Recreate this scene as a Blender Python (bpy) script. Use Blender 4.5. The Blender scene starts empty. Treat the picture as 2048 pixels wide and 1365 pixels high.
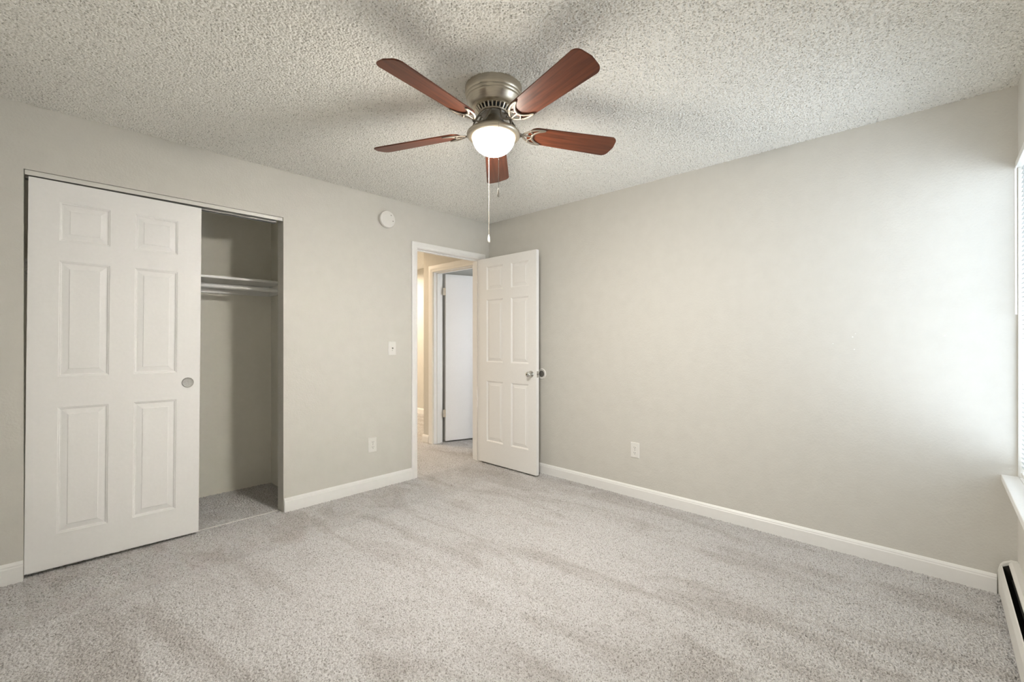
import bpy, bmesh, math, random
import numpy as np
from mathutils import Vector, Matrix
PI = math.pi
random.seed(4)
S = bpy.context.scene
COL = S.collection

# ------------------------------------------------------------------ camera
CAM = (-3.199, -3.382, 1.22)
cd = bpy.data.cameras.new('camera'); cam = bpy.data.objects.new('camera', cd); COL.objects.link(cam)
cd.sensor_width = 36.0; cd.lens = 894.0 / 2048 * 36.0; cd.clip_start = 0.02
cam.location = CAM
cam.rotation_euler = (PI/2, 0, math.atan2(.690, .7236) - PI/2)
S.camera = cam

# ------------------------------------------------------------------ world, lights, exposure
S.view_settings.view_transform = 'Standard'; S.view_settings.look = 'None'
S.view_settings.gamma = 1.0; S.view_settings.use_curve_mapping = False
S.view_settings.exposure = 0.17
S.cycles.use_denoising = True; S.cycles.denoising_input_passes = 'RGB_ALBEDO_NORMAL'; S.cycles.denoising_prefilter = 'NONE'
S.cycles.max_bounces = 12; S.cycles.diffuse_bounces = 8; S.cycles.glossy_bounces = 4
S.cycles.sample_clamp_indirect = 6.0
W = bpy.data.worlds.new('overcast_sky'); S.world = W; W.use_nodes = True
bg = W.node_tree.nodes['Background']; bg.inputs[0].default_value = (0.80, 0.90, 1.0, 1); bg.inputs[1].default_value = 2.6

def area(name, loc, rot, sx, sy, power, col=(1, 1, 1), portal=False, spread=180):
    l = bpy.data.lights.new(name, 'AREA'); l.shape = 'RECTANGLE'; l.size = sx; l.size_y = sy
    l.energy = power; l.color = col; l.spread = math.radians(spread)
    if portal: l.cycles.is_portal = True
    o = bpy.data.objects.new(name, l); COL.objects.link(o); o.location = loc; o.rotation_euler = rot
    return o
# daylight entering by the bedroom window (just inside its glass), pointing into the room (+y)
area('window_daylight', (-0.47, -3.735, 1.33), (PI/2, 0, 0), 0.86, 1.42, 19, (0.80, 0.90, 1.0))
# hall ceiling lamp and an added side room light that brightens the ajar door
area('hall_lamp', (-0.45, 2.0, 2.36), (0, 0, 0), 0.3, 0.3, 25, (1.0, 0.76, 0.52))
area('far_hall_lamp', (0.55, 3.3, 2.36), (0, 0, 0), 0.3, 0.3, 34, (1.0, 0.84, 0.66))
area('side_room_added_light', (0.95, -1.15, 1.3), (PI/2, 0, 0), 1.0, 1.1, 16, (0.84, 0.91, 1.0))

# ------------------------------------------------------------------ materials
def newmat(name):
    m = bpy.data.materials.new(name); m.use_nodes = True
    nt = m.node_tree; b = nt.nodes['Principled BSDF']
    return m, nt, b
def N(nt, t, **kw):
    n = nt.nodes.new(t)
    for k, v in kw.items():
        if k in n.inputs: n.inputs[k].default_value = v
        else: setattr(n, k, v)
    return n
def obco(nt, scale=(1, 1, 1)):
    tc = nt.nodes.new('ShaderNodeTexCoord'); mp = nt.nodes.new('ShaderNodeMapping')
    nt.links.new(tc.outputs['Object'], mp.inputs[0]); mp.inputs['Scale'].default_value = scale
    return mp.outputs[0]
def ramp(nt, src, stops):
    r = nt.nodes.new('ShaderNodeValToRGB'); e = r.color_ramp.elements
    while len(e) < len(stops): e.new(0.5)
    for i, (p, c) in enumerate(stops): e[i].position = p; e[i].color = (*c, 1)
    nt.links.new(src, r.inputs[0]); return r.outputs[0]
def bump(nt, b, src, dist, strength=1.0):
    n = nt.nodes.new('ShaderNodeBump'); n.inputs['Distance'].default_value = dist; n.inputs['Strength'].default_value = strength
    nt.links.new(src, n.inputs['Height']); nt.links.new(n.outputs[0], b.inputs['Normal'])
def simple(name, col, rough=0.5, metal=0.0, spec=0.5, bumpscale=None, bumpdist=0.0004, var=0.0):
    m, nt, b = newmat(name)
    b.inputs['Roughness'].default_value = rough; b.inputs['Metallic'].default_value = metal
    b.inputs['Specular IOR Level'].default_value = spec
    co = obco(nt)
    nz = N(nt, 'ShaderNodeTexNoise', Scale=bumpscale or 40.0, Detail=3.0); nt.links.new(co, nz.inputs['Vector'])
    k = max(var, 0.01)
    c = ramp(nt, nz.outputs[0], [(0.3, tuple(x*(1-k) for x in col)), (0.7, tuple(min(1, x*(1+k)) for x in col))])
    nt.links.new(c, b.inputs['Base Color'])
    if bumpscale: bump(nt, b, nz.outputs[0], bumpdist)
    return m
M = {}
def wallpaint():
    m, nt, b = newmat('greige_wall_paint')
    b.inputs['Roughness'].default_value = 0.62; b.inputs['Specular IOR Level'].default_value = 0.35
    co = obco(nt)
    n1 = N(nt, 'ShaderNodeTexNoise', Scale=95.0, Detail=3.0); nt.links.new(co, n1.inputs['Vector'])
    n2 = N(nt, 'ShaderNodeTexNoise', Scale=11.0, Detail=5.0, Roughness=0.6); nt.links.new(co, n2.inputs['Vector'])
    v = N(nt, 'ShaderNodeTexVoronoi', Scale=4.3); nt.links.new(co, v.inputs['Vector'])
    pim = nt.nodes.new('ShaderNodeMapRange'); pim.inputs[1].default_value = 0.0; pim.inputs[2].default_value = 0.035
    pim.inputs[3].default_value = 1.0; pim.inputs[4].default_value = 0.0; nt.links.new(v.outputs['Distance'], pim.inputs[0])
    a = nt.nodes.new('ShaderNodeMath'); a.operation = 'MULTIPLY_ADD'; nt.links.new(n2.outputs[0], a.inputs[0]); a.inputs[1].default_value = 2.0
    nt.links.new(n1.outputs[0], a.inputs[2])
    a2 = nt.nodes.new('ShaderNodeMath'); a2.operation = 'MULTIPLY_ADD'; nt.links.new(pim.outputs[0], a2.inputs[0]); a2.inputs[1].default_value = 1.0
    nt.links.new(a.outputs[0], a2.inputs[2])
    c = ramp(nt, n2.outputs[0], [(0.3, (0.636, 0.622, 0.582)), (0.7, (0.661, 0.647, 0.607))])
    nt.links.new(c, b.inputs['Base Color'])
    bump(nt, b, a2.outputs[0], 0.0014, 0.8)
    return m
M['wall'] = wallpaint()
M['closet'] = simple('off_white_closet_paint', (0.85, 0.83, 0.76), 0.6, bumpscale=40, bumpdist=0.0008)
M['trim'] = simple('white_semigloss_trim', (0.87, 0.87, 0.86), 0.35, bumpscale=30, bumpdist=0.0004)
M['door'] = simple('white_door_paint', (0.88, 0.88, 0.875), 0.42, bumpscale=60, bumpdist=0.0003)
M['plastic'] = simple('white_plastic', (0.80, 0.79, 0.765), 0.35)
M['heater'] = simple('painted_heater_metal', (0.70, 0.69, 0.66), 0.45, bumpscale=25, bumpdist=0.0008)
M['pullend'] = simple('aged_white_plastic', (0.50, 0.48, 0.44), 0.4)
M['dark'] = simple('dark_recess', (0.02, 0.018, 0.015), 0.7)
M['alu'] = simple('dull_aluminium', (0.30, 0.29, 0.27), 0.45, 0.8)
M['chrome'] = simple('polished_chrome', (0.72, 0.72, 0.70), 0.14, 1.0)
M['pull'] = simple('scratched_satin_pull', (0.50, 0.50, 0.48), 0.45, 0.7, bumpscale=260, bumpdist=0.001, var=0.2)
M['hinge'] = simple('painted_hinge', (0.66, 0.60, 0.50), 0.4, 0.3)
M['track'] = simple('white_track_paint', (0.72, 0.715, 0.68), 0.4)
M['frame'] = simple('white_vinyl_frame', (0.85, 0.86, 0.86), 0.35)
M['chain'] = simple('cream_bead_chain', (0.20, 0.18, 0.15), 0.4)

def nickel():
    m, nt, b = newmat('brushed_nickel')
    b.inputs['Metallic'].default_value = 1.0; b.inputs['Roughness'].default_value = 0.36
    co = obco(nt, (1, 1, 40))
    nz = N(nt, 'ShaderNodeTexNoise', Scale=18.0, Detail=4.0); nt.links.new(co, nz.inputs['Vector'])
    c = ramp(nt, nz.outputs[0], [(0.3, (0.50, 0.45, 0.37)), (0.7, (0.64, 0.59, 0.50))]); nt.links.new(c, b.inputs['Base Color'])
    bump(nt, b, nz.outputs[0], 0.0003)
    return m
M['nickel'] = nickel()
M['pewter'] = simple('satin_pewter', (0.24, 0.215, 0.18), 0.55, 0.85)
def cherry():
    m, nt, b = newmat('cherry_wood_blade')
    b.inputs['Roughness'].default_value = 0.4; b.inputs['Specular IOR Level'].default_value = 0.35
    co = obco(nt, (1.5, 24, 24))
    nz = N(nt, 'ShaderNodeTexNoise', Scale=2.4, Detail=6.0, Distortion=0.8); nt.links.new(co, nz.inputs['Vector'])
    c = ramp(nt, nz.outputs[0], [(0.25, (0.050, 0.015, 0.007)), (0.5, (0.120, 0.033, 0.014)), (0.78, (0.175, 0.053, 0.023))])
    nt.links.new(c, b.inputs['Base Color']); bump(nt, b, nz.outputs[0], 0.0002)
    return m
M['wood'] = cherry()
BOWL = 640.0
def glass_bowl():
    m, nt, b = newmat('lit_frosted_glass')
    b.inputs['Base Color'].default_value = (0.9, 0.87, 0.8, 1); b.inputs['Roughness'].default_value = 0.3
    # the bulbs sit low in the bowl: brightest at its bottom, dimmer and more amber up by the rim
    tc = nt.nodes.new('ShaderNodeTexCoord'); sp = nt.nodes.new('ShaderNodeSeparateXYZ'); nt.links.new(tc.outputs['Object'], sp.inputs[0])
    mr = nt.nodes.new('ShaderNodeMapRange'); nt.links.new(sp.outputs['Z'], mr.inputs[0])
    mr.inputs[1].default_value = -.326; mr.inputs[2].default_value = -.236
    col = ramp(nt, mr.outputs[0], [(0.0, (1.0, 0.96, 0.89)), (0.6, (1.0, 0.93, 0.82)), (1.0, (1.0, 0.62, 0.28))]); nt.links.new(col, b.inputs['Emission Color'])
    st_ = ramp(nt, mr.outputs[0], [(0.0, (1, 1, 1)), (0.30, (.72, .72, .72)), (0.58, (.20, .20, .20)), (0.80, (.025, .025, .025)), (1.0, (.003, .003, .003))])
    ml = nt.nodes.new('ShaderNodeMath'); ml.operation = 'MULTIPLY'; nt.links.new(st_, ml.inputs[0]); ml.inputs[1].default_value = BOWL
    nt.links.new(ml.outputs[0], b.inputs['Emission Strength'])
    return m
M['bowl'] = glass_bowl()
def pane():
    m, nt, b = newmat('window_glass')
    b.inputs['Transmission Weight'].default_value = 1.0; b.inputs['Roughness'].default_value = 0.0; b.inputs['IOR'].default_value = 1.01
    return m
M['pane'] = pane()
def slat():
    m, nt, b = newmat('white_blind_slats')
    b.inputs['Base Color'].default_value = (0.86, 0.87, 0.87, 1); b.inputs['Roughness'].default_value = 0.45
    t = nt.nodes.new('ShaderNodeBsdfTranslucent'); t.inputs[0].default_value = (0.85, 0.88, 0.9, 1)
    mx = nt.nodes.new('ShaderNodeMixShader'); mx.inputs[0].default_value = 0.35
    nt.links.new(b.outputs[0], mx.inputs[1]); nt.links.new(t.outputs[0], mx.inputs[2])
    nt.links.new(mx.outputs[0], nt.nodes['Material Output'].inputs['Surface'])
    return m
M['slat'] = slat()
def popcorn():
    m, nt, b = newmat('popcorn_ceiling')
    b.inputs['Roughness'].default_value = 0.95; b.inputs['Specular IOR Level'].default_value = 0.1
    co = obco(nt)
    nz = N(nt, 'ShaderNodeTexNoise', Scale=210.0, Detail=3.0); nt.links.new(co, nz.inputs['Vector'])
    n2 = N(nt, 'ShaderNodeTexNoise', Scale=1.7, Detail=3.0); nt.links.new(co, n2.inputs['Vector'])
    c = ramp(nt, n2.outputs[0], [(0.3, (0.89, 0.88, 0.84)), (0.7, (0.92, 0.91, 0.87))])
    # dark flecks painting the small shadows between the popcorn crumbs
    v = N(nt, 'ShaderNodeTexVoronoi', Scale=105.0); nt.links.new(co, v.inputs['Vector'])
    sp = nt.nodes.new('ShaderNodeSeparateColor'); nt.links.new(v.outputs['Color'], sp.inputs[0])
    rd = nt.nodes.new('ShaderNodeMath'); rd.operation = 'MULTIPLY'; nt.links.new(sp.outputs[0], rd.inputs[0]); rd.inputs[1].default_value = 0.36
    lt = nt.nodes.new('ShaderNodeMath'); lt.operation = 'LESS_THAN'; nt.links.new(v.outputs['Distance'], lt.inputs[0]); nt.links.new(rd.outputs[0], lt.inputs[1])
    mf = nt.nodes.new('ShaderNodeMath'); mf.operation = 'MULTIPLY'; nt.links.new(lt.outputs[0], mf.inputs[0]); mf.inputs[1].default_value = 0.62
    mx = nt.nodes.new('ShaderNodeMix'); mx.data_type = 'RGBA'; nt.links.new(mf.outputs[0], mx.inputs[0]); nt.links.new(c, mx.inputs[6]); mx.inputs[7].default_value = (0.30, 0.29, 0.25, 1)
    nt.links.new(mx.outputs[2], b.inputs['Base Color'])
    bump(nt, b, nz.outputs[0], 0.003, 0.8)
    return m
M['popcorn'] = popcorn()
def carpet():
    m, nt, b = newmat('taupe_cut_pile_carpet')
    b.inputs['Roughness'].default_value = 1.0; b.inputs['Specular IOR Level'].default_value = 0.05
    b.inputs['Sheen Weight'].default_value = 0.25; b.inputs['Sheen Roughness'].default_value = 0.6
    co = obco(nt)
    v = N(nt, 'ShaderNodeTexVoronoi', Scale=230.0); nt.links.new(co, v.inputs['Vector'])
    sep = nt.nodes.new('ShaderNodeSeparateColor'); nt.links.new(v.outputs['Color'], sep.inputs[0])
    c1 = ramp(nt, sep.outputs[0], [(0.0, (0.28, 0.265, 0.25)), (0.30, (0.50, 0.49, 0.485)), (1.0, (0.63, 0.625, 0.625))])
    # large vacuum / footprint patches where the pile lies the other way
    cb = obco(nt, (2.3, 0.75, 1))
    n2 = N(nt, 'ShaderNodeTexNoise', Scale=1.7, Detail=5.0, Roughness=0.6, Distortion=0.8); nt.links.new(cb, n2.inputs['Vector'])
    c2 = ramp(nt, n2.outputs[0], [(0.38, (0.76, 0.735, 0.71)), (0.52, (1, 1, 1)), (0.65, (1.0, 1.0, 1.0))])
    mx = nt.nodes.new('ShaderNodeMix'); mx.data_type = 'RGBA'; mx.blend_type = 'MULTIPLY'; mx.inputs[0].default_value = 0.75
    nt.links.new(c1, mx.inputs[6]); nt.links.new(c2, mx.inputs[7]); nt.links.new(mx.outputs[2], b.inputs['Base Color'])
    nz = N(nt, 'ShaderNodeTexNoise', Scale=420.0, Detail=2.0); nt.links.new(co, nz.inputs['Vector'])
    bump(nt, b, nz.outputs[0], 0.002, 0.7)
    return m
M['carpet'] = carpet()

# ------------------------------------------------------------------ helpers
def link(name, bm, m, parent=None, smooth=False, bevel=0.0, angle=40):
    me = bpy.data.meshes.new(name); bmesh.ops.recalc_face_normals(bm, faces=bm.faces[:]); bm.to_mesh(me); bm.free()
    o = bpy.data.objects.new(name, me); COL.objects.link(o)
    if m is not None: me.materials.append(m)
    if parent is not None: o.parent = parent
    if smooth:
        me.polygons.foreach_set('use_smooth', [True]*len(me.polygons))
        me.set_sharp_from_angle(angle=math.radians(angle))
    if bevel:
        b = o.modifiers.new('bevel', 'BEVEL'); b.width = bevel; b.segments = 2; b.limit_method = 'ANGLE'; b.angle_limit = math.radians(40)
    return o
def box(bm, x0, x1, y0, y1, z0, z1, mat=None):
    vs = [bm.verts.new(p) for p in ((x0,y0,z0),(x1,y0,z0),(x1,y1,z0),(x0,y1,z0),(x0,y0,z1),(x1,y0,z1),(x1,y1,z1),(x0,y1,z1))]
    if mat is not None:
        for v in vs: v.co = mat @ v.co
    for f in ((0,3,2,1),(4,5,6,7),(0,1,5,4),(1,2,6,5),(2,3,7,6),(3,0,4,7)): bm.faces.new([vs[i] for i in f])
def boxobj(name, dims, m, parent=None, bevel=0.0):
    bm = bmesh.new(); box(bm, *dims); return link(name, bm, m, parent, bevel=bevel)
def lathe(bm, prof, seg=48, mat=None, closed=False):
    """prof: (r, z) list revolved about z."""
    rings = []
    for r, z in prof:
        if r < 1e-6: rings.append([bm.verts.new((0, 0, z))])
        else: rings.append([bm.verts.new((r*math.cos(2*PI*i/seg), r*math.sin(2*PI*i/seg), z)) for i in range(seg)])
    for a, b in zip(rings[:-1], rings[1:]):
        for i in range(seg):
            j = (i+1) % seg
            if len(a) == 1 and len(b) == 1: continue
            if len(a) == 1: bm.faces.new((a[0], b[i], b[j]))
            elif len(b) == 1: bm.faces.new((a[i], b[0], a[j]))
            else: bm.faces.new((a[i], b[i], b[j], a[j]))
    if mat is not None:
        for ring in rings:
            for v in ring: v.co = mat @ v.co
def tube(bm, pts, rad, seg=8, flat=1.0, up=Vector((0, 0, 1))):
    """swept tube, rad a number or list; flat squashes it along up."""
    pts = [Vector(p) for p in pts]; n = len(pts); rings = []
    if not hasattr(rad, '__len__'): rad = [rad]*n
    for i, p in enumerate(pts):
        t = (pts[min(i+1, n-1)] - pts[max(i-1, 0)]).normalized()
        u = up if abs(t.dot(up)) < .95 else Vector((1, 0, 0))
        s = t.cross(u).normalized(); w = s.cross(t).normalized()
        rings.append([bm.verts.new(p + rad[i]*(math.cos(2*PI*k/seg)*s + math.sin(2*PI*k/seg)*flat*w)) for k in range(seg)])
    for a, b in zip(rings[:-1], rings[1:]):
        for k in range(seg): bm.faces.new((a[k], a[(k+1) % seg], b[(k+1) % seg], b[k]))
    bm.faces.new(rings[0][::-1]); bm.faces.new(rings[-1])
def prism(bm, poly, z0, z1, mat=None):
    a = [bm.verts.new((x, y, z0)) for x, y in poly]; b = [bm.verts.new((x, y, z1)) for x, y in poly]
    bm.faces.new(a[::-1]); bm.faces.new(b); n = len(poly)
    for i in range(n): bm.faces.new((a[i], a[(i+1) % n], b[(i+1) % n], b[i]))
    if mat is not None:
        for v in a + b: v.co = mat @ v.co
def spline(pts, k=6):
    pts = [Vector(p) for p in pts]; out = []
    P = [2*pts[0]-pts[1]] + pts + [2*pts[-1]-pts[-2]]
    for i in range(1, len(P)-2):
        for j in range(k):
            t = j/k
            out.append(0.5*((2*P[i]) + (P[i+1]-P[i-1])*t + (2*P[i-1]-5*P[i]+4*P[i+1]-P[i+2])*t*t + (3*P[i]-P[i-1]-3*P[i+1]+P[i+2])*t**3))
    out.append(pts[-1]); return out
def tag(o, label, cat, group=None, kind=None):
    o['label'] = label; o['category'] = cat
    if group: o['group'] = group
    if kind: o['kind'] = kind
    return o
def empty(name, loc=(0, 0, 0), rot=(0, 0, 0)):
    o = bpy.data.objects.new(name, None); COL.objects.link(o); o.location = loc; o.rotation_euler = rot; o.empty_display_size = .1
    return o
def st(o, label, cat): return tag(o, label, cat, kind='structure')

# ------------------------------------------------------------------ textured ceiling and carpet (real relief)
def grains(X, Y, cell, seed, keep, rmin, rmax):
    """height of jittered round grains, max-blended; X, Y 2-D arrays."""
    rng = np.random.default_rng(seed); T = 1024
    jx = rng.random((T, T)); jy = rng.random((T, T)); rr = rmin + (rmax-rmin)*rng.random((T, T)); on = rng.random((T, T)) < keep
    cx = np.floor(X/cell).astype(int); cy = np.floor(Y/cell).astype(int); h = np.zeros_like(X)
    for dx in (-1, 0, 1):
        for dy in (-1, 0, 1):
            a = (cx+dx) % T; b = (cy+dy) % T
            px = (cx+dx+jx[a, b])*cell; py = (cy+dy+jy[a, b])*cell; r = rr[a, b]
            d2 = ((X-px)**2 + (Y-py)**2)/(r*r)
            h = np.maximum(h, np.where(on[a, b] & (d2 < 1), np.sqrt(np.maximum(0, 1-d2))*r, 0))
    return h
def grid(name, x0, x1, y0, y1, step, hf, m):
    nx = int(round((x1-x0)/step))+1; ny = int(round((y1-y0)/step))+1
    xs = np.linspace(x0, x1, nx); ys = np.linspace(y0, y1, ny); X, Y = np.meshgrid(xs, ys, indexing='ij')
    Z = hf(X, Y)
    v = np.stack([X, Y, Z], -1).reshape(-1, 3).astype(np.float32)
    i = np.arange(nx*ny).reshape(nx, ny); q = np.stack([i[:-1, :-1], i[1:, :-1], i[1:, 1:], i[:-1, 1:]], -1).reshape(-1, 4).astype(np.int32)
    if hf(np.zeros((1, 1)), np.zeros((1, 1)))[0, 0] > 1: q = q[:, ::-1].copy()
    me = bpy.data.meshes.new(name); me.vertices.add(len(v)); me.vertices.foreach_set('co', v.ravel())
    me.loops.add(q.size); me.loops.foreach_set('vertex_index', q.ravel())
    me.polygons.add(len(q)); me.polygons.foreach_set('loop_start', np.arange(0, q.size, 4, dtype=np.int32))
    me.polygons.foreach_set('use_smooth', np.ones(len(q), dtype=bool)); me.update(calc_edges=True)
    me.materials.append(m); o = bpy.data.objects.new(name, me); COL.objects.link(o); return o
XL, YF, H = -3.45, -3.656, 2.44
def ceil_h(X, Y):   # rounded crumbs hanging down, with small deep gaps between them
    return 2.4385 - .65*np.maximum(grains(X, Y, .0070, 1, .82, .0028, .0052), grains(X+.3, Y+.7, .019, 2, .25, .005, .009)*.8) + np.minimum(.0075, 4.5*grains(X, Y, .0098, 9, .66, .0016, .0036))
def carpet_h(X, Y): return -0.0105 + 1.45*grains(X, Y, .0078, 5, .95, .0042, .0070) - np.minimum(.0090, 4.5*grains(X, Y, .0092, 11, .66, .0016, .0032))
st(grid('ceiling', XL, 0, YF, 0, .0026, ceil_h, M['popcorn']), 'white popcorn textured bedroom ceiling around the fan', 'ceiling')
st(grid('floor', XL, 0, YF, 0, .0026, carpet_h, M['carpet']), 'light taupe cut pile carpet across the bedroom', 'floor')
st(grid('floor_closet', XL, -1.84, 0.0, .79, .0040, carpet_h, M['carpet']), 'taupe carpet inside the open closet', 'floor')
st(grid('floor_hall', -1.3, 2.3, 0.0, 4.35, .0055, carpet_h, M['carpet']), 'warm lit taupe carpet of the hallway beyond the door', 'floor')
bpy.data.objects['floor_hall'].location.z = -0.001
boxobj('floor_slab', (XL-.2, 2.5, YF-.3, 4.6, -.12, -.021), M['dark'])['kind'] = 'structure'
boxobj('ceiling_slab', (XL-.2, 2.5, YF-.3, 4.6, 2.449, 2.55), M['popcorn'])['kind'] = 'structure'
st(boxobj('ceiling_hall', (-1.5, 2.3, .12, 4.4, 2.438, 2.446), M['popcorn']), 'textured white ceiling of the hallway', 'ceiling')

# ------------------------------------------------------------------ walls
CX0, CX1, CZ = -3.268, -2.016, 2.102      # closet opening
DX0, DX1, DZ = -0.902, -0.103, 2.068      # rough opening of the bedroom door (jamb boards fill it)
bm = bmesh.new()
for a in ((XL, CX0, 0, .11, 0, H), (CX0, CX1, 0, .11, CZ, H), (CX1, DX0, 0, .11, 0, H), (DX0, DX1, 0, .11, DZ, H), (DX1, 0, 0, .11, 0, H)): box(bm, a[0], a[1], a[2], a[3], a[4]-(.01 if a[4] == 0 else 0), a[5])
bmesh.ops.remove_doubles(bm, verts=bm.verts[:], dist=1e-5)
st(link('wall_back', bm, M['wall']), 'greige wall with the closet opening and the bedroom doorway', 'wall')
# hall side door opening in the wall line x = 0 .. 0.12
SY0, SY1, SZ = .175, .965, 2.050
bm = bmesh.new()
box(bm, 0, .12, YF-.16, .11, -.01, H)
st(link('wall_right', bm, M['wall']), 'long blank greige wall right of the bedroom door', 'wall')
bm = bmesh.new()
box(bm, 0, .12, .11, SY0, -.01, H); box(bm, 0, .12, SY1, 1.155, -.01, H); box(bm, 0, .12, SY0, SY1, SZ, H)
st(link('wall_hall_right', bm, M['wall']), 'beige hallway wall strip holding the side room doorway', 'wall')
st(boxobj('wall_left', (XL-.12, XL, YF-.16, .9, -.01, H), M['wall']), 'greige bedroom wall beside the closet', 'wall')
WX0, WX1, WZ0, WZ1 = -0.93, -.012, .575, 2.075
bm = bmesh.new()
for a in ((XL-.12, WX0, 0, H), (WX0, WX1, 0, WZ0-.02), (WX0, WX1, WZ1, H), (WX1, 0, 0, H)): box(bm, a[0], a[1], YF-.16, YF, a[2]-(.01 if a[2] == 0 else 0), a[3])
st(link('wall_front', bm, M['wall']), 'greige window wall at the right edge of the photo', 'wall')
# closet shell
st(boxobj('wall_closet_back', (XL, -1.84, .79, .9, -.01, H), M['closet']), 'off-white back wall inside the closet', 'wall')
st(boxobj('wall_closet_right', (-1.84, -1.76, .11, .9, -.01, H), M['closet']), 'off-white side wall inside the closet', 'wall')
st(boxobj('ceiling_closet', (XL, -1.84, .11, .79, 2.43, 2.446), M['closet']), 'shaded ceiling inside the closet', 'ceiling')
# hall and side room shell
st(boxobj('wall_hall_left', (-1.3, -1.2, .11, 4.3, -.01, H), M['wall']), 'beige wall on the left of the hallway', 'wall')
st(boxobj('wall_hall_end', (-1.3, 2.3, 4.3, 4.4, -.01, H), M['wall']), 'beige wall at the end of the hallway', 'wall')
st(boxobj('wall_hall_far', (1.2, 1.3, 1.155, 4.3, -.01, H), M['wall']), 'bright cream wall seen at the far end of the hallway', 'wall')
st(boxobj('wall_side_room', (.12, 2.3, 1.055, 1.155, -.01, H), M['wall']), 'wall between side room and hallway', 'wall')
st(boxobj('wall_side_room_right', (2.2, 2.3, -1.2, 1.055, -.01, H), M['wall']), 'far wall of the side room', 'wall')
st(boxobj('wall_side_room_front', (.12, 2.3, -1.3, -1.2, -.01, H), M['wall']), 'near wall of the side room', 'wall')
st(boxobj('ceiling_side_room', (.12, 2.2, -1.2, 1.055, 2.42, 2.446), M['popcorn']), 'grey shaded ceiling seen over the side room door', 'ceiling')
st(boxobj('floor_side_room', (.12, 2.2, -1.2, .02, -.012, -.002), M['carpet']), 'taupe carpet of the side room', 'floor')

# ------------------------------------------------------------------ trims
def casing(name, a0, a1, ztop, width, place, m, thick=.016, zb=-.004):
    """U shaped door casing. place(a, d, z) -> xyz; a along the wall, d out of the wall."""
    prof = [(0, 0), (0, thick*.55), (.004, thick*.78), (width*.28, thick*.84), (width*.36, thick*.95), (width*.5, thick), (width-.006, thick), (width, thick*.75), (width, 0)]
    bm = bmesh.new(); rows = []
    for o, d in prof:
        rows.append([bm.verts.new(place(*p)) for p in ((a0-o, d, zb), (a0-o, d, ztop+o), (a1+o, d, ztop+o), (a1+o, d, zb))])
    for r, s in zip(rows, rows[1:]+rows[:1]):
        for i in range(3): bm.faces.new((r[i], r[i+1], s[i+1], s[i]))
    bm.faces.new([r[0] for r in rows]); bm.faces.new([r[3] for r in rows][::-1])
    return link(name, bm, m)
def baseboard(name, p0, p1, nrm, h, m, label, t=.014):
    prof = [(0, -.008), (t, -.008), (t, h*.74), (t*.78, h*.80), (t*.78, h*.86), (t*.45, h*.95), (t*.2, h), (0, h)]
    p0, p1, n = Vector(p0), Vector(p1), Vector(nrm); bm = bmesh.new()
    A = [bm.verts.new((p0.x+n.x*d, p0.y+n.y*d, z)) for d, z in prof]; B = [bm.verts.new((p1.x+n.x*d, p1.y+n.y*d, z)) for d, z in prof]
    k = len(prof)
    for i in range(k): bm.faces.new((A[i], A[(i+1) % k], B[(i+1) % k], B[i]))
    bm.faces.new(A[::-1]); bm.faces.new(B)
    return st(link(name, bm, m), label, 'baseboard')
baseboard('baseboard_back', (CX1+.004, 0), (-.944, 0), (0, -1), .094, M['trim'], 'white baseboard between the closet and the bedroom door')
baseboard('baseboard_back_left', (XL, 0), (CX0-.002, 0), (0, -1), .100, M['trim'], 'short white baseboard piece left of the closet')
baseboard('baseboard_right', (0, -.014), (0, -3.588), (-1, 0), .086, M['trim'], 'long white baseboard under the right wall')
baseboard('baseboard_hall', (0, 1.047), (0, 1.169), (-1, 0), .085, M['trim'], 'short cream baseboard piece beside the side room doorway')
baseboard('baseboard_hall_far', (1.2, 4.3), (1.2, 1.155), (-1, 0), .085, M['trim'], 'white baseboard of the far hallway wall')

st(casing('trim_1', DX0+.013, DX1-.013, 2.052, .055, lambda a, d, z: (a, -d, z), M['trim']), 'white casing around the bedroom doorway', 'door casing')
st(casing('trim_2', SY0+.02, SY1-.006, 2.037, .08, lambda a, d, z: (-d, a, z), M['trim']), 'cream casing around the side room doorway in the hall', 'door casing')
# jamb linings with stops
bm = bmesh.new()
J = .018
box(bm, DX0, DX0+J, -.001, .118, -.008, DZ); box(bm, DX1-J, DX1, -.001, .118, -.008, DZ); box(bm, DX0+J, DX1-J, -.001, .118, DZ-J, DZ)
box(bm, DX0+J, DX0+J+.011, .040, .075, -.008, DZ-J); box(bm, DX1-J-.011, DX1-J, .040, .075, -.008, DZ-J); box(bm, DX0+J+.011, DX1-J-.011, .040, .075, DZ-J-.011, DZ-J)
t3 = st(link('trim_3', bm, M['trim'], bevel=.001), 'white wooden jamb lining of the bedroom doorway', 'door jamb')
bm = bmesh.new(); box(bm, DX0+J-.0004, DX0+J+.0018, .008, .038, .885, .94); link('strike_plate', bm, M['dark'], t3)['label'] = 'dark metal strike plate'
bm = bmesh.new()
box(bm, -.001, .125, SY1-J, SY1, -.008, SZ); box(bm, -.001, .125, SY0, SY0+J, -.008, SZ); box(bm, -.001, .125, SY0+J, SY1-J, SZ-J, SZ)
box(bm, .040, .082, SY1-J-.011, SY1-J, -.008, SZ-J); box(bm, .040, .082, SY0+J+.011, SY1-J-.011, SZ-J-.011, SZ-J)
st(link('trim_4', bm, M['trim'], bevel=.001), 'white wooden jamb lining of the side room doorway', 'door jamb')

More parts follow.
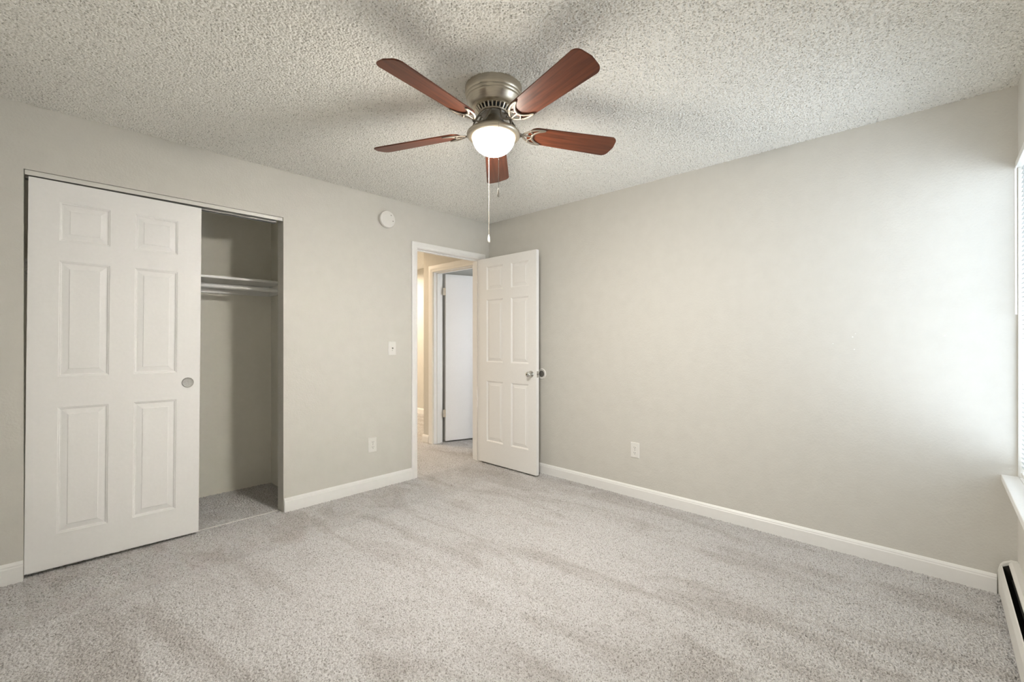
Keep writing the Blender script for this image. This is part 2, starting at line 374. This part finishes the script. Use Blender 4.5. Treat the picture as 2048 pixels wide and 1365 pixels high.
# closet track and floor guide
tr = empty('trim_5', (0, 0, 0)); st(tr, 'white sliding door track under the closet opening head', 'door track')
bm = bmesh.new(); box(bm, CX0+.003, CX1-.004, .004, .010, CZ-.026, CZ-.002); box(bm, CX0+.003, CX1-.004, .010, .085, CZ-.008, CZ-.002)
link('track_fascia', bm, M['track'], tr, bevel=.0015)
bm = bmesh.new(); box(bm, CX0+.003, CX1-.03, .050, .054, CZ-.034, CZ-.008); box(bm, CX0+.003, CX1-.03, .080, .084, CZ-.036, CZ-.008)
link('track_channel', bm, M['alu'], tr)
st(boxobj('trim_6', (CX0+.01, CX1-.02, .060, .064, -.006, .0015), M['track']), 'thin pale floor guide strip across the closet opening', 'floor guide')

# ------------------------------------------------------------------ doors
def panel_door(bm, w, h, t, rects):
    """slab in x 0..w, z 0..h, faces at y 0 (front) and y t (back); moulded panels both sides."""
    xs = sorted({0, w} | {r[0] for r in rects} | {r[1] for r in rects}); zs = sorted({0, h} | {r[2] for r in rects} | {r[3] for r in rects})
    steps = [(0, 0), (.004, .0035), (.007, .0038), (.011, .0085), (.016, .0085), (.036, .0045), (.040, .0035), (.0415, .0015)]
    for y, sg in ((0, 1), (t, -1)):
        V = {}
        def gv(x, z):
            if (x, z) not in V: V[(x, z)] = bm.verts.new((x, y, z))
            return V[(x, z)]
        for i in range(len(xs)-1):
            for j in range(len(zs)-1):
                x0, x1, z0, z1 = xs[i], xs[i+1], zs[j], zs[j+1]
                if (x0, x1, z0, z1) in rects:
                    prev = [gv(x0, z0), gv(x1, z0), gv(x1, z1), gv(x0, z1)]
                    for ins, dep in steps[1:]:
                        cur = [bm.verts.new((a, y+sg*dep, b)) for a, b in ((x0+ins, z0+ins), (x1-ins, z0+ins), (x1-ins, z1-ins), (x0+ins, z1-ins))]
                        for k in range(4): bm.faces.new((prev[k], prev[(k+1) % 4], cur[(k+1) % 4], cur[k]))
                        prev = cur
                    bm.faces.new(prev)
                else: bm.faces.new((gv(x0, z0), gv(x1, z0), gv(x1, z1), gv(x0, z1)))
    bm.verts.ensure_lookup_table()
    for a, b in (((0, 0), (w, 0)), ((w, 0), (w, h)), ((w, h), (0, h)), ((0, h), (0, 0))):
        bm.faces.new([bm.verts.new(p) for p in ((a[0], 0, a[1]), (b[0], 0, b[1]), (b[0], t, b[1]), (a[0], t, a[1]))])
    bmesh.ops.remove_doubles(bm, verts=bm.verts[:], dist=1e-6)
# closet slider
dw, dh = .748, 2.053
cols = ((.114, .317), (.425, .628)); zz = ((.176, .848), (1.013, 1.632), (1.739, 1.947))
bm = bmesh.new(); panel_door(bm, dw, dh, .034, [(c[0], c[1], z[0], z[1]) for c in cols for z in zz])
d1 = empty('door_1', (-3.2675, .012, .018), (0, math.radians(.45), 0))
st(d1, 'white six panel sliding closet door with a round recessed pull', 'sliding door')
link('door_slab', bm, M['door'], d1)
bm = bmesh.new(); R90 = Matrix.Rotation(PI/2, 4, 'X')
lathe(bm, [(0, .0005), (.019, .0005), (.0235, .0012), (.0255, .0030), (.0275, .0032), (.0285, 0)], 40, Matrix.Translation((.684, 0, .948)) @ R90)
link('recessed_pull', bm, M['pull'], d1, smooth=True)['label'] = 'round scratched metal finger pull'
bm = bmesh.new(); lathe(bm, [(.0285, .0002), (.0300, .0009), (.0310, 0)], 40, Matrix.Translation((.6842, 0, .948)) @ R90)
link('pull_rim', bm, M['alu'], d1, smooth=True)
# bedroom door, open 90 degrees along the right wall
dw2, dh2 = .758, 2.030
cols2 = ((.108, .337), (.444, .665)); zz2 = ((.214, .812), (1.000, 1.618), (1.712, 1.946))
bm = bmesh.new(); panel_door(bm, dw2, dh2, .035, [(c[0], c[1], z[0], z[1]) for c in cols2 for z in zz2])
d2 = empty('door_2', (-.153, -.020, .012), (0, 0, math.radians(-90)))
st(d2, 'white six panel bedroom door standing open against the right wall', 'door')
link('door_slab', bm, M['door'], d2)
KX, KZ = dw2-.062, .908
prof_knob = [(0, .060), (.012, .060), (.018, .057), (.0235, .050), (.0265, .040), (.024, .031), (.016, .024), (.0125, .018), (.0125, .008), (.020, .0065), (.029, .005), (.0315, .0015), (.0315, 0)]
for side in (1, -1):
    R = Matrix.Translation((KX, 0 if side == 1 else .035, KZ)) @ Matrix.Rotation(side*PI/2, 4, 'X')
    bm = bmesh.new(); lathe(bm, prof_knob, 40, R); k = link('door_knob', bm, M['chrome'], d2, smooth=True)
    if side == 1:
        bm = bmesh.new(); lathe(bm, [(0, .0612), (.004, .0612), (.0055, .060)], 20, R); link('key_cylinder', bm, M['dark'], k, smooth=True)
bm = bmesh.new(); box(bm, dw2-.0008, dw2+.0015, .006, .029, KZ-.028, KZ+.028); lp = link('latch_plate', bm, M['chrome'], d2)
bm = bmesh.new(); box(bm, dw2, dw2+.009, .012, .023, KZ-.008, KZ+.008); link('latch_bolt', bm, M['alu'], lp, bevel=.002)
for z in (.20, 1.02, 1.80):
    bm = bmesh.new(); lathe(bm, [(0, 0), (.006, .0), (.006, .09), (0, .09)], 16, Matrix.Translation((-.004, .038, z-.045))); box(bm, -.0015, .0, .004, .036, z-.045, z+.045)
    link('hinge', bm, M['hinge'], d2, smooth=True)
# side room door, flush slab
d3 = empty('door_3', (.156, SY1-J-.003, .014), (0, 0, math.atan2(-.30, .95)))
st(d3, 'plain flat white door standing ajar in the side room doorway', 'door')
bm = bmesh.new(); box(bm, .0, .735, -.035, 0, 0, 2.012); link('door_slab', bm, M['door'], d3, bevel=.0015)
for z in (.335, 1.80):
    bm = bmesh.new(); lathe(bm, [(0, 0), (.0075, 0), (.0075, .088), (0, .088)], 16, Matrix.Translation((-.006, -.037, z-.044))); box(bm, -.034, -.003, -.0395, -.0365, z-.044, z+.044)
    link('hinge', bm, M['hinge'], d3, smooth=True)['label'] = 'painted metal butt hinge'

# round wall bumper behind the knob
bp = tag(empty('wall_bumper', (0, -.716, .915)), 'round white bumper disc on the right wall behind the door knob', 'door bumper')
bm = bmesh.new(); lathe(bm, [(0, .004), (.030, .004), (.040, .007), (.046, .0095), (.0495, .006), (.050, 0)], 40, Matrix.Rotation(-PI/2, 4, 'Y')); link('bumper_disc', bm, M['plastic'], bp, smooth=True)
bm = bmesh.new(); lathe(bm, [(0, .0052), (.020, .0052), (.030, .0042)], 32, Matrix.Rotation(-PI/2, 4, 'Y')); link('bumper_centre', bm, M['alu'], bp, smooth=True)

# ------------------------------------------------------------------ closet shelf and rod
sh = tag(empty('closet_shelf', (0, 0, 1.700)), 'white wooden shelf across the inside of the closet', 'shelf')
bm = bmesh.new(); box(bm, XL, -1.842, .45, .79, -.018, 0); link('shelf_board', bm, M['trim'], sh, bevel=.001)
bm = bmesh.new(); box(bm, XL, -1.842, .772, .79, 1.600, 1.6815); box(bm, -1.860, -1.842, .45, .772, 1.600, 1.6815); st(link('trim_7', bm, M['trim'], bevel=.001), 'white wooden cleat carrying the closet shelf on the back and side walls', 'shelf cleat')
rd = tag(empty('closet_rod', (0, 0, 1.628)), 'white hanging rod running under the closet shelf', 'closet rod')
bm = bmesh.new(); tube(bm, [(XL, .50, 0), (-1.862, .50, 0)], .0155, 24); link('rod', bm, M['trim'], rd, smooth=True)
bm = bmesh.new(); lathe(bm, [(0, 0), (.026, 0), (.026, .008), (.018, .010)], 24, Matrix.Translation((-1.860, .50, 0)) @ Matrix.Rotation(-PI/2, 4, 'Y')); link('rod_socket', bm, M['trim'], rd, smooth=True)

# ------------------------------------------------------------------ smoke detector, switch, outlets
sd = tag(empty('smoke_detector', (-1.197, 0, 2.246)), 'round white smoke detector high on the wall between closet and door', 'smoke detector')
RX = Matrix.Rotation(PI/2, 4, 'X')
bm = bmesh.new(); lathe(bm, [(.060, 0), (.060, .008), (.0, .008)], 56, RX); link('mounting_base', bm, M['plastic'], sd, smooth=True)
bm = bmesh.new(); lathe(bm, [(.062, .008), (.0705, .010), (.0705, .024), (.068, .031), (.058, .0345), (.050, .0355), (.049, .0345), (.047, .0355), (.0, .036)], 64, RX); link('cover', bm, M['plastic'], sd, smooth=True, angle=25)
for x, z in ((.028, .036), (.046, -.010)):
    bm = bmesh.new(); lathe(bm, [(0, .0368), (.0040, .0368), (.0046, .0350)], 20, Matrix.Translation((x, 0, z)) @ RX); link('indicator_hole', bm, M['alu'], sd)
def plate_bm(w, h, d):
    bm = bmesh.new(); b0 = [(-w/2, -h/2), (w/2, -h/2), (w/2, h/2), (-w/2, h/2)]; i = .004
    A = [bm.verts.new((x, 0, z)) for x, z in b0]; B = [bm.verts.new((x, -d*.5, z)) for x, z in b0]
    Cc = [bm.verts.new((x*(1-2*i/w), -d, z*(1-2*i/h))) for x, z in b0]
    for P, Q in ((A, B), (B, Cc)):
        for k in range(4): bm.faces.new((P[k], P[(k+1) % 4], Q[(k+1) % 4], Q[k]))
    bm.faces.new(Cc); bm.faces.new(A[::-1]); return bm
sw = tag(empty('light_switch', (-1.140, 0, 1.158)), 'white light switch on the back wall left of the bedroom door', 'light switch')
link('cover_plate', plate_bm(.074, .118, .006), M['plastic'], sw)
bm = bmesh.new(); box(bm, -.005, .005, -.016, -.005, -.001, .010, Matrix.Rotation(.35, 4, 'X')); link('toggle', bm, M['alu'], sw, bevel=.0015)['label'] = 'small grey switch toggle'
bm = bmesh.new(); lathe(bm, [(0, .0066), (.003, .0066), (.0035, .0058)], 12, Matrix.Translation((0, 0, -.018)) @ RX); link('screw', bm, M['alu'], sw)
def outlet(loc, rz, label):
    r = tag(empty('wall_outlet', loc, (0, 0, rz)), label, 'outlet', 'duplex wall outlets')
    link('cover_plate', plate_bm(.073, .120, .0065), M['plastic'], r)
    for z in (.0205, -.0205):
        bm = bmesh.new(); poly = [(.0168*math.cos(a), max(-.0128, min(.0128, .0168*math.sin(a)))) for a in [2*PI*i/32 for i in range(32)]]
        prism(bm, poly, .006, .0082, Matrix.Translation((0, 0, z)) @ RX); f = link('receptacle', bm, M['plastic'], r)
        bm = bmesh.new()
        for x, hh in ((-.0063, .0045), (.0063, .0037)): box(bm, x-.0011, x+.0011, -.0086, -.0080, z+.003-hh, z+.003+hh)
        lathe(bm, [(0, .0086), (.0025, .0086), (.0025, .0080)], 12, Matrix.Translation((0, 0, z-.0078)) @ RX); link('socket_slots', bm, M['dark'], f)
    bm = bmesh.new(); lathe(bm, [(0, .0075), (.0028, .0075), (.0032, .0063)], 12, RX); link('screw', bm, M['alu'], r)
    return r
outlet((-1.322, 0, .364), 0, 'white duplex outlet low on the back wall between closet and door')
outlet((0, -1.665, .365), -PI/2, 'white duplex outlet low on the long right wall')
# small spackle spots on the right wall
for i, (y, z, r) in enumerate(((-3.027, 1.243, .0035), (-3.035, 1.172, .003), (-3.407, 1.247, .0035), (-2.935, 1.205, .0025), (-3.04, 1.262, .002))):
    bm = bmesh.new(); lathe(bm, [(0, .0012), (r*.6, .001), (r, 0)], 12, Matrix.Translation((0, y, z)) @ Matrix.Rotation(-PI/2, 4, 'Y')); link('nail_patch', bm, M['trim'], bpy.data.objects['wall_right'], smooth=True)

# ------------------------------------------------------------------ window, sill, blind
wn = st(empty('window_1', (0, 0, 0)), 'white framed window behind the blind at the right edge', 'window')
fy0, fy1 = YF-.155, YF-.115
bm = bmesh.new()
box(bm, WX0, WX1, fy0, fy1, WZ0, WZ0+.045); box(bm, WX0, WX1, fy0, fy1, WZ1-.045, WZ1)
for x in (WX0, WX1-.045, (WX0+WX1)/2-.025): box(bm, x, x+.045, fy0, fy1, WZ0+.045, WZ1-.045)
link('window_frame', bm, M['frame'], wn, bevel=.003)
bm = bmesh.new(); box(bm, WX0+.045, WX1-.045, fy0+.018, fy0+.022, WZ0+.045, WZ1-.045); link('glass_pane', bm, M['pane'], wn)
bm = bmesh.new(); box(bm, WX0-.04, -.0005, YF-.004, YF+.054, WZ0-.030, WZ0); box(bm, WX0, WX1, YF-.115, YF-.004, WZ0-.020, WZ0)
bmesh.ops.remove_doubles(bm, verts=bm.verts[:], dist=1e-5); link('window_sill', bm, M['trim'], wn, bevel=.003)
bl = tag(empty('window_blind', (0, 0, 0)), 'white horizontal mini blind covering the window at the right edge', 'blind')
BX0, BX1 = WX0+.01, -.020
bm = bmesh.new(); box(bm, BX0, BX1, YF-.034, YF+.010, WZ1-.034, WZ1-.004); link('headrail', bm, M['plastic'], bl, bevel=.002)
bm = bmesh.new(); z = WZ1-.052
while z > WZ0+.045:
    n = 4; ang = math.radians(25); ring = []
    for i in range(n+1):
        u = (i/n-.5)*.025; c = .0016*(1-(2*i/n-1)**2)
        ring.append((u*math.cos(ang)-c*math.sin(ang), u*math.sin(ang)+c*math.cos(ang)))
    A = [bm.verts.new((BX0+.004, YF-.020+p, z+q)) for p, q in ring]; B = [bm.verts.new((BX1-.004, YF-.020+p, z+q)) for p, q in ring]
    for i in range(n): bm.faces.new((A[i], A[i+1], B[i+1], B[i]))
    z -= .0215
o = link('slats', bm, M['slat'], bl, smooth=True); o['label'] = 'stack of narrow white blind slats'
so = o.modifiers.new('thickness', 'SOLIDIFY'); so.thickness = .0006
bm = bmesh.new(); box(bm, BX0+.004, BX1-.004, YF-.032, YF-.008, WZ0+.012, WZ0+.026); link('bottom_rail', bm, M['plastic'], bl, bevel=.003)
for x in (BX1-.012, (BX0+BX1)/2, BX0+.15):
    bm = bmesh.new()
    for y in (YF-.0065, YF-.0335): tube(bm, [(x, y, WZ1-.03), (x, y, WZ0+.02)], .0008, 6)
    link('ladder_cord', bm, M['plastic'], bl)
bm = bmesh.new(); tube(bm, [(-.045, YF+.006, WZ1-.030), (-.045, YF+.012, WZ1-.046), (-.043, YF+.010, 1.345)], .0042, 6); link('tilt_wand', bm, M['plastic'], bl)['label'] = 'clear white tilt wand'

# ------------------------------------------------------------------ baseboard heater
ht = tag(empty('baseboard_heater', (0, YF, 0)), 'white electric baseboard heater with a dark slot under the window', 'heater')
HX0, HX1 = -2.6, -.030
def strip(name, pts, x0, x1, m, par, bev=0, th=None):
    bm = bmesh.new(); a = [bm.verts.new((x0, y, z)) for y, z in pts]; b = [bm.verts.new((x1, y, z)) for y, z in pts]
    bm.faces.new(a[::-1]); bm.faces.new(b); n = len(pts)
    for i in range(n): bm.faces.new((a[i], a[(i+1) % n], b[(i+1) % n], b[i]))
    return link(name, bm, m, par, bevel=bev)
strip('back_panel', [(0, .012), (.004, .012), (.004, .174), (.022, .174), (.030, .166), (.031, .160), (.033, .160), (.032, .168), (.023, .178), (0, .178)], HX0, HX1-.02, M['heater'], ht)
strip('front_panel', [(.060, .020), (.063, .020), (.065, .118), (.058, .148), (.054, .150), (.053, .146), (.061, .117)], HX0, HX1-.02, M['heater'], ht)
strip('end_cap', [(0, .004), (.064, .004), (.067, .118), (.060, .150), (.050, .166), (.024, .181), (0, .181)], HX1-.020, HX1, M['heater'], ht, .004)
strip('bottom_tray', [(.004, .012), (.060, .012), (.060, .016), (.004, .016)], HX0, HX1-.02, M['dark'], ht)
strip('inner_damper', [(.012, .108), (.026, .120), (.030, .118), (.016, .102)], HX0, HX1-.09, M['dark'], ht)
strip('end_shade_sheet', [(.005, .016), (.059, .016), (.060, .117), (.054, .145), (.034, .158), (.028, .165), (.005, .165)], HX1-.0225, HX1-.0204, M['dark'], ht)  # dark sheet over the cap's inner face, painting in the slot's shade
bm = bmesh.new(); tube(bm, [(HX0+.1, .032, .07), (HX1-.08, .032, .07)], .007, 10)
link('heating_element', bm, M['alu'], ht, smooth=True)
bm = bmesh.new(); x = HX0+.15
while x < HX1-.1: box(bm, x, x+.0006, .008, .056, .040, .100); x += .009
fo = link('heating_fins', bm, M['dark'], ht)

# ------------------------------------------------------------------ ceiling fan
FX, FY = -1.700, -1.830
fan = tag(empty('ceiling_fan', (FX, FY, H)), 'five blade ceiling fan with cherry blades and a lit frosted bowl', 'ceiling fan')
def zl(z): return z-H
seg = 72
bm = bmesh.new()
lathe(bm, [(.1365, zl(2.438)), (.1370, zl(2.408)), (.1345, zl(2.400)), (.1320, zl(2.397)), (.1335, zl(2.392)), (.1310, zl(2.386)), (.1285, zl(2.383)), (.1300, zl(2.378)), (.1265, zl(2.371)), (.1220, zl(2.366)), (.1175, zl(2.358)), (.1130, zl(2.352)), (.1060, zl(2.345)), (.0960, zl(2.341)), (0, zl(2.341))], seg)
link('motor_housing', bm, M['nickel'], fan, smooth=True, angle=50)
bm = bmesh.new(); lathe(bm, [(.072, zl(2.341)), (.058, zl(2.316)), (0, zl(2.316))], 48); vc = link('vent_core', bm, M['dark'], fan, smooth=True)
bm = bmesh.new()
lathe(bm, [(.084, zl(2.3415)), (.086, zl(2.337)), (.081, zl(2.335)), (.074, zl(2.336))], 48); lathe(bm, [(.0600, zl(2.320)), (.070, zl(2.320)), (.072, zl(2.317)), (.068, zl(2.313)), (.056, zl(2.313))], 48)
for k in range(26):
    a = 2*PI*k/26; ca, sa = math.cos(a), math.sin(a)
    tube(bm, [(.083*ca, .083*sa, zl(2.338)), (.078*ca, .078*sa, zl(2.328)), (.069*ca, .069*sa, zl(2.317))], [.0052, .0042, .0036], 6)
link('vent_ring', bm, M['nickel'], fan, smooth=True)
bm = bmesh.new(); lathe(bm, [(.020, zl(2.315)), (.060, zl(2.315)), (.062, zl(2.311)), (.060, zl(2.306)), (.044, zl(2.304)), (.020, zl(2.304))], 48); link('flywheel', bm, M['alu'], fan, smooth=True)
# light kit
bm = bmesh.new(); lathe(bm, [(.026, zl(2.314)), (.027, zl(2.306)), (.030, zl(2.296)), (.036, zl(2.286)), (.043, zl(2.277)), (.051, zl(2.269)), (.056, zl(2.262)), (.060, zl(2.254)), (.064, zl(2.248))], 56); lk = link('switch_housing', bm, M['nickel'], fan, smooth=True, angle=60)
bm = bmesh.new(); lathe(bm, [(.058, zl(2.253)), (.076, zl(2.247)), (.097, zl(2.240)), (.117, zl(2.229)), (.1285, zl(2.217)), (.1290, zl(2.209)), (.1240, zl(2.203)), (.1150, zl(2.197)), (.1060, zl(2.197)), (.1030, zl(2.203))], 72); link('shade_rim', bm, M['nickel'], fan, smooth=True, angle=60)
bm = bmesh.new(); pr = [(.1025, zl(2.206))]
for i in range(1, 15):
    a = PI/2*i/14; pr.append((.1025*math.cos(a)**.95 if i < 14 else 0, zl(2.202)-.086*math.sin(a)))
lathe(bm, pr, 64); gb = link('glass_bowl', bm, M['bowl'], fan, smooth=True, angle=80); gb['label'] = 'glowing frosted glass bowl'
# blades
A0, RT, PIT, ZB = 3.272, .650, -.249, zl(2.238)
def blade_mesh():
    bm = bmesh.new(); L0, L1, w0, w1 = .175, RT, .112, .140; r1 = .034; r0 = .045
    poly = []
    def arc(cx, cy, r, a0, a1, n=8):
        for i in range(n+1):
            a = a0+(a1-a0)*i/n; poly.append((cx+r*math.cos(a), cy+r*math.sin(a)))
    arc(L1-r1-.006, -w1/2+r1, r1, -PI/2, -.16); poly.append((L1+.001, 0)); arc(L1-r1-.006, w1/2-r1, r1, .16, PI/2)
    arc(L0+r0, w0/2-r0, r0, PI/2, PI-.2); arc(L0+r0, -w0/2+r0, r0, PI+.2, 1.5*PI)
    prism(bm, poly, -.0025, .0035)
    return bm
def bracket_mesh():
    bm = bmesh.new(); z = -.0065
    for s in (1, -1):
        tube(bm, spline([(.252, s*.050, z), (.226, s*.051, z), (.196, s*.044, z), (.170, s*.028, z), (.152, s*.010, z), (.146, 0, z)], 6), [.0034]+[.0058]*12+[.0064]*18, 8, .5)
        tube(bm, spline([(.252, s*.050, z), (.224, s*.038, z), (.205, s*.022, z), (.197, s*.008, z), (.196, 0, z)], 6), [.0034]+[.0054]*10+[.0060]*14, 8, .5)
        tube(bm, spline([(.176, s*.031, z), (.190, s*.022, z), (.198, s*.012, z)], 4), .0036, 8, .6)
        tube(bm, spline([(.052, s*.010, .072), (.068, s*.020, .066), (.088, s*.027, .036), (.104, s*.026, .006), (.126, s*.014, -.010), (.150, 0, z)], 6), .0050, 8, .8)
    tube(bm, [(.144, 0, z), (.170, 0, z), (.200, 0, z)], [.0062, .0046, .0058], 8, .6)
    for x, y in ((.180, .034), (.180, -.034), (.197, 0)): lathe(bm, [(0, z-.0042), (.004, z-.0036), (.0058, z-.001)], 12, Matrix.Translation((x, y, 0)))
    return bm
bmesh_blade = None
for k in range(5):
    t = A0 + 2*PI*k/5; u = Vector((math.cos(t), math.sin(t), 0)); slope = -.012*u.x - .029*u.y
    if k == 0:
        b = link('fan_blade', blade_mesh(), M['wood'], fan, bevel=.0012); br = link('blade_bracket', bracket_mesh(), M['pewter'], b, smooth=True, angle=60); b0, br0 = b, br
    else:
        b = b0.copy(); COL.objects.link(b); b.parent = fan; br = br0.copy(); COL.objects.link(br); br.parent = b
    b.matrix_local = Matrix.Translation((0, 0, ZB)) @ Matrix.Rotation(t, 4, 'Z') @ Matrix.Rotation(-slope, 4, 'Y') @ Matrix.Rotation(PIT, 4, 'X')
# pull chains
fw = Vector((.7236, .690)); rt = Vector((.690, -.7236))
def chain(off_f, off_r, ztop, zend, name='pull_chain'):
    p = fw*off_f + rt*off_r; bm = bmesh.new()
    zt, ze = zl(ztop), zl(zend+.040); n = int((zt-ze)/.0036)
    tube(bm, [(p.x, p.y, zt), (p.x, p.y, ze)], .0008, 6)
    for i in range(n):
        zc = zt-(i+.5)*.0036; r = .0014
        lathe(bm, [(0, zc+r), (r*.8, zc+r*.5), (r*.8, zc-r*.5), (0, zc-r)], 6, Matrix.Translation((p.x, p.y, 0)))
    c = link(name, bm, M['chain'], fan, smooth=True)
    bm = bmesh.new(); z0 = zl(zend)
    lathe(bm, [(0, z0), (.0050, z0+.001), (.0068, z0+.006), (.0066, z0+.012), (.0056, z0+.0125), (.0056, z0+.0140), (.0064, z0+.0145), (.0050, z0+.026), (.0032, z0+.038), (.0012, z0+.042), (0, z0+.042)], 20, Matrix.Translation((p.x, p.y, 0)))
    link('chain_pull', bm, M['pullend'], c, smooth=True)['label'] = 'white teardrop chain pull'
chain(.110, -.0288, 2.262, 1.717)
chain(-.1315, .028, 2.212, 1.872)
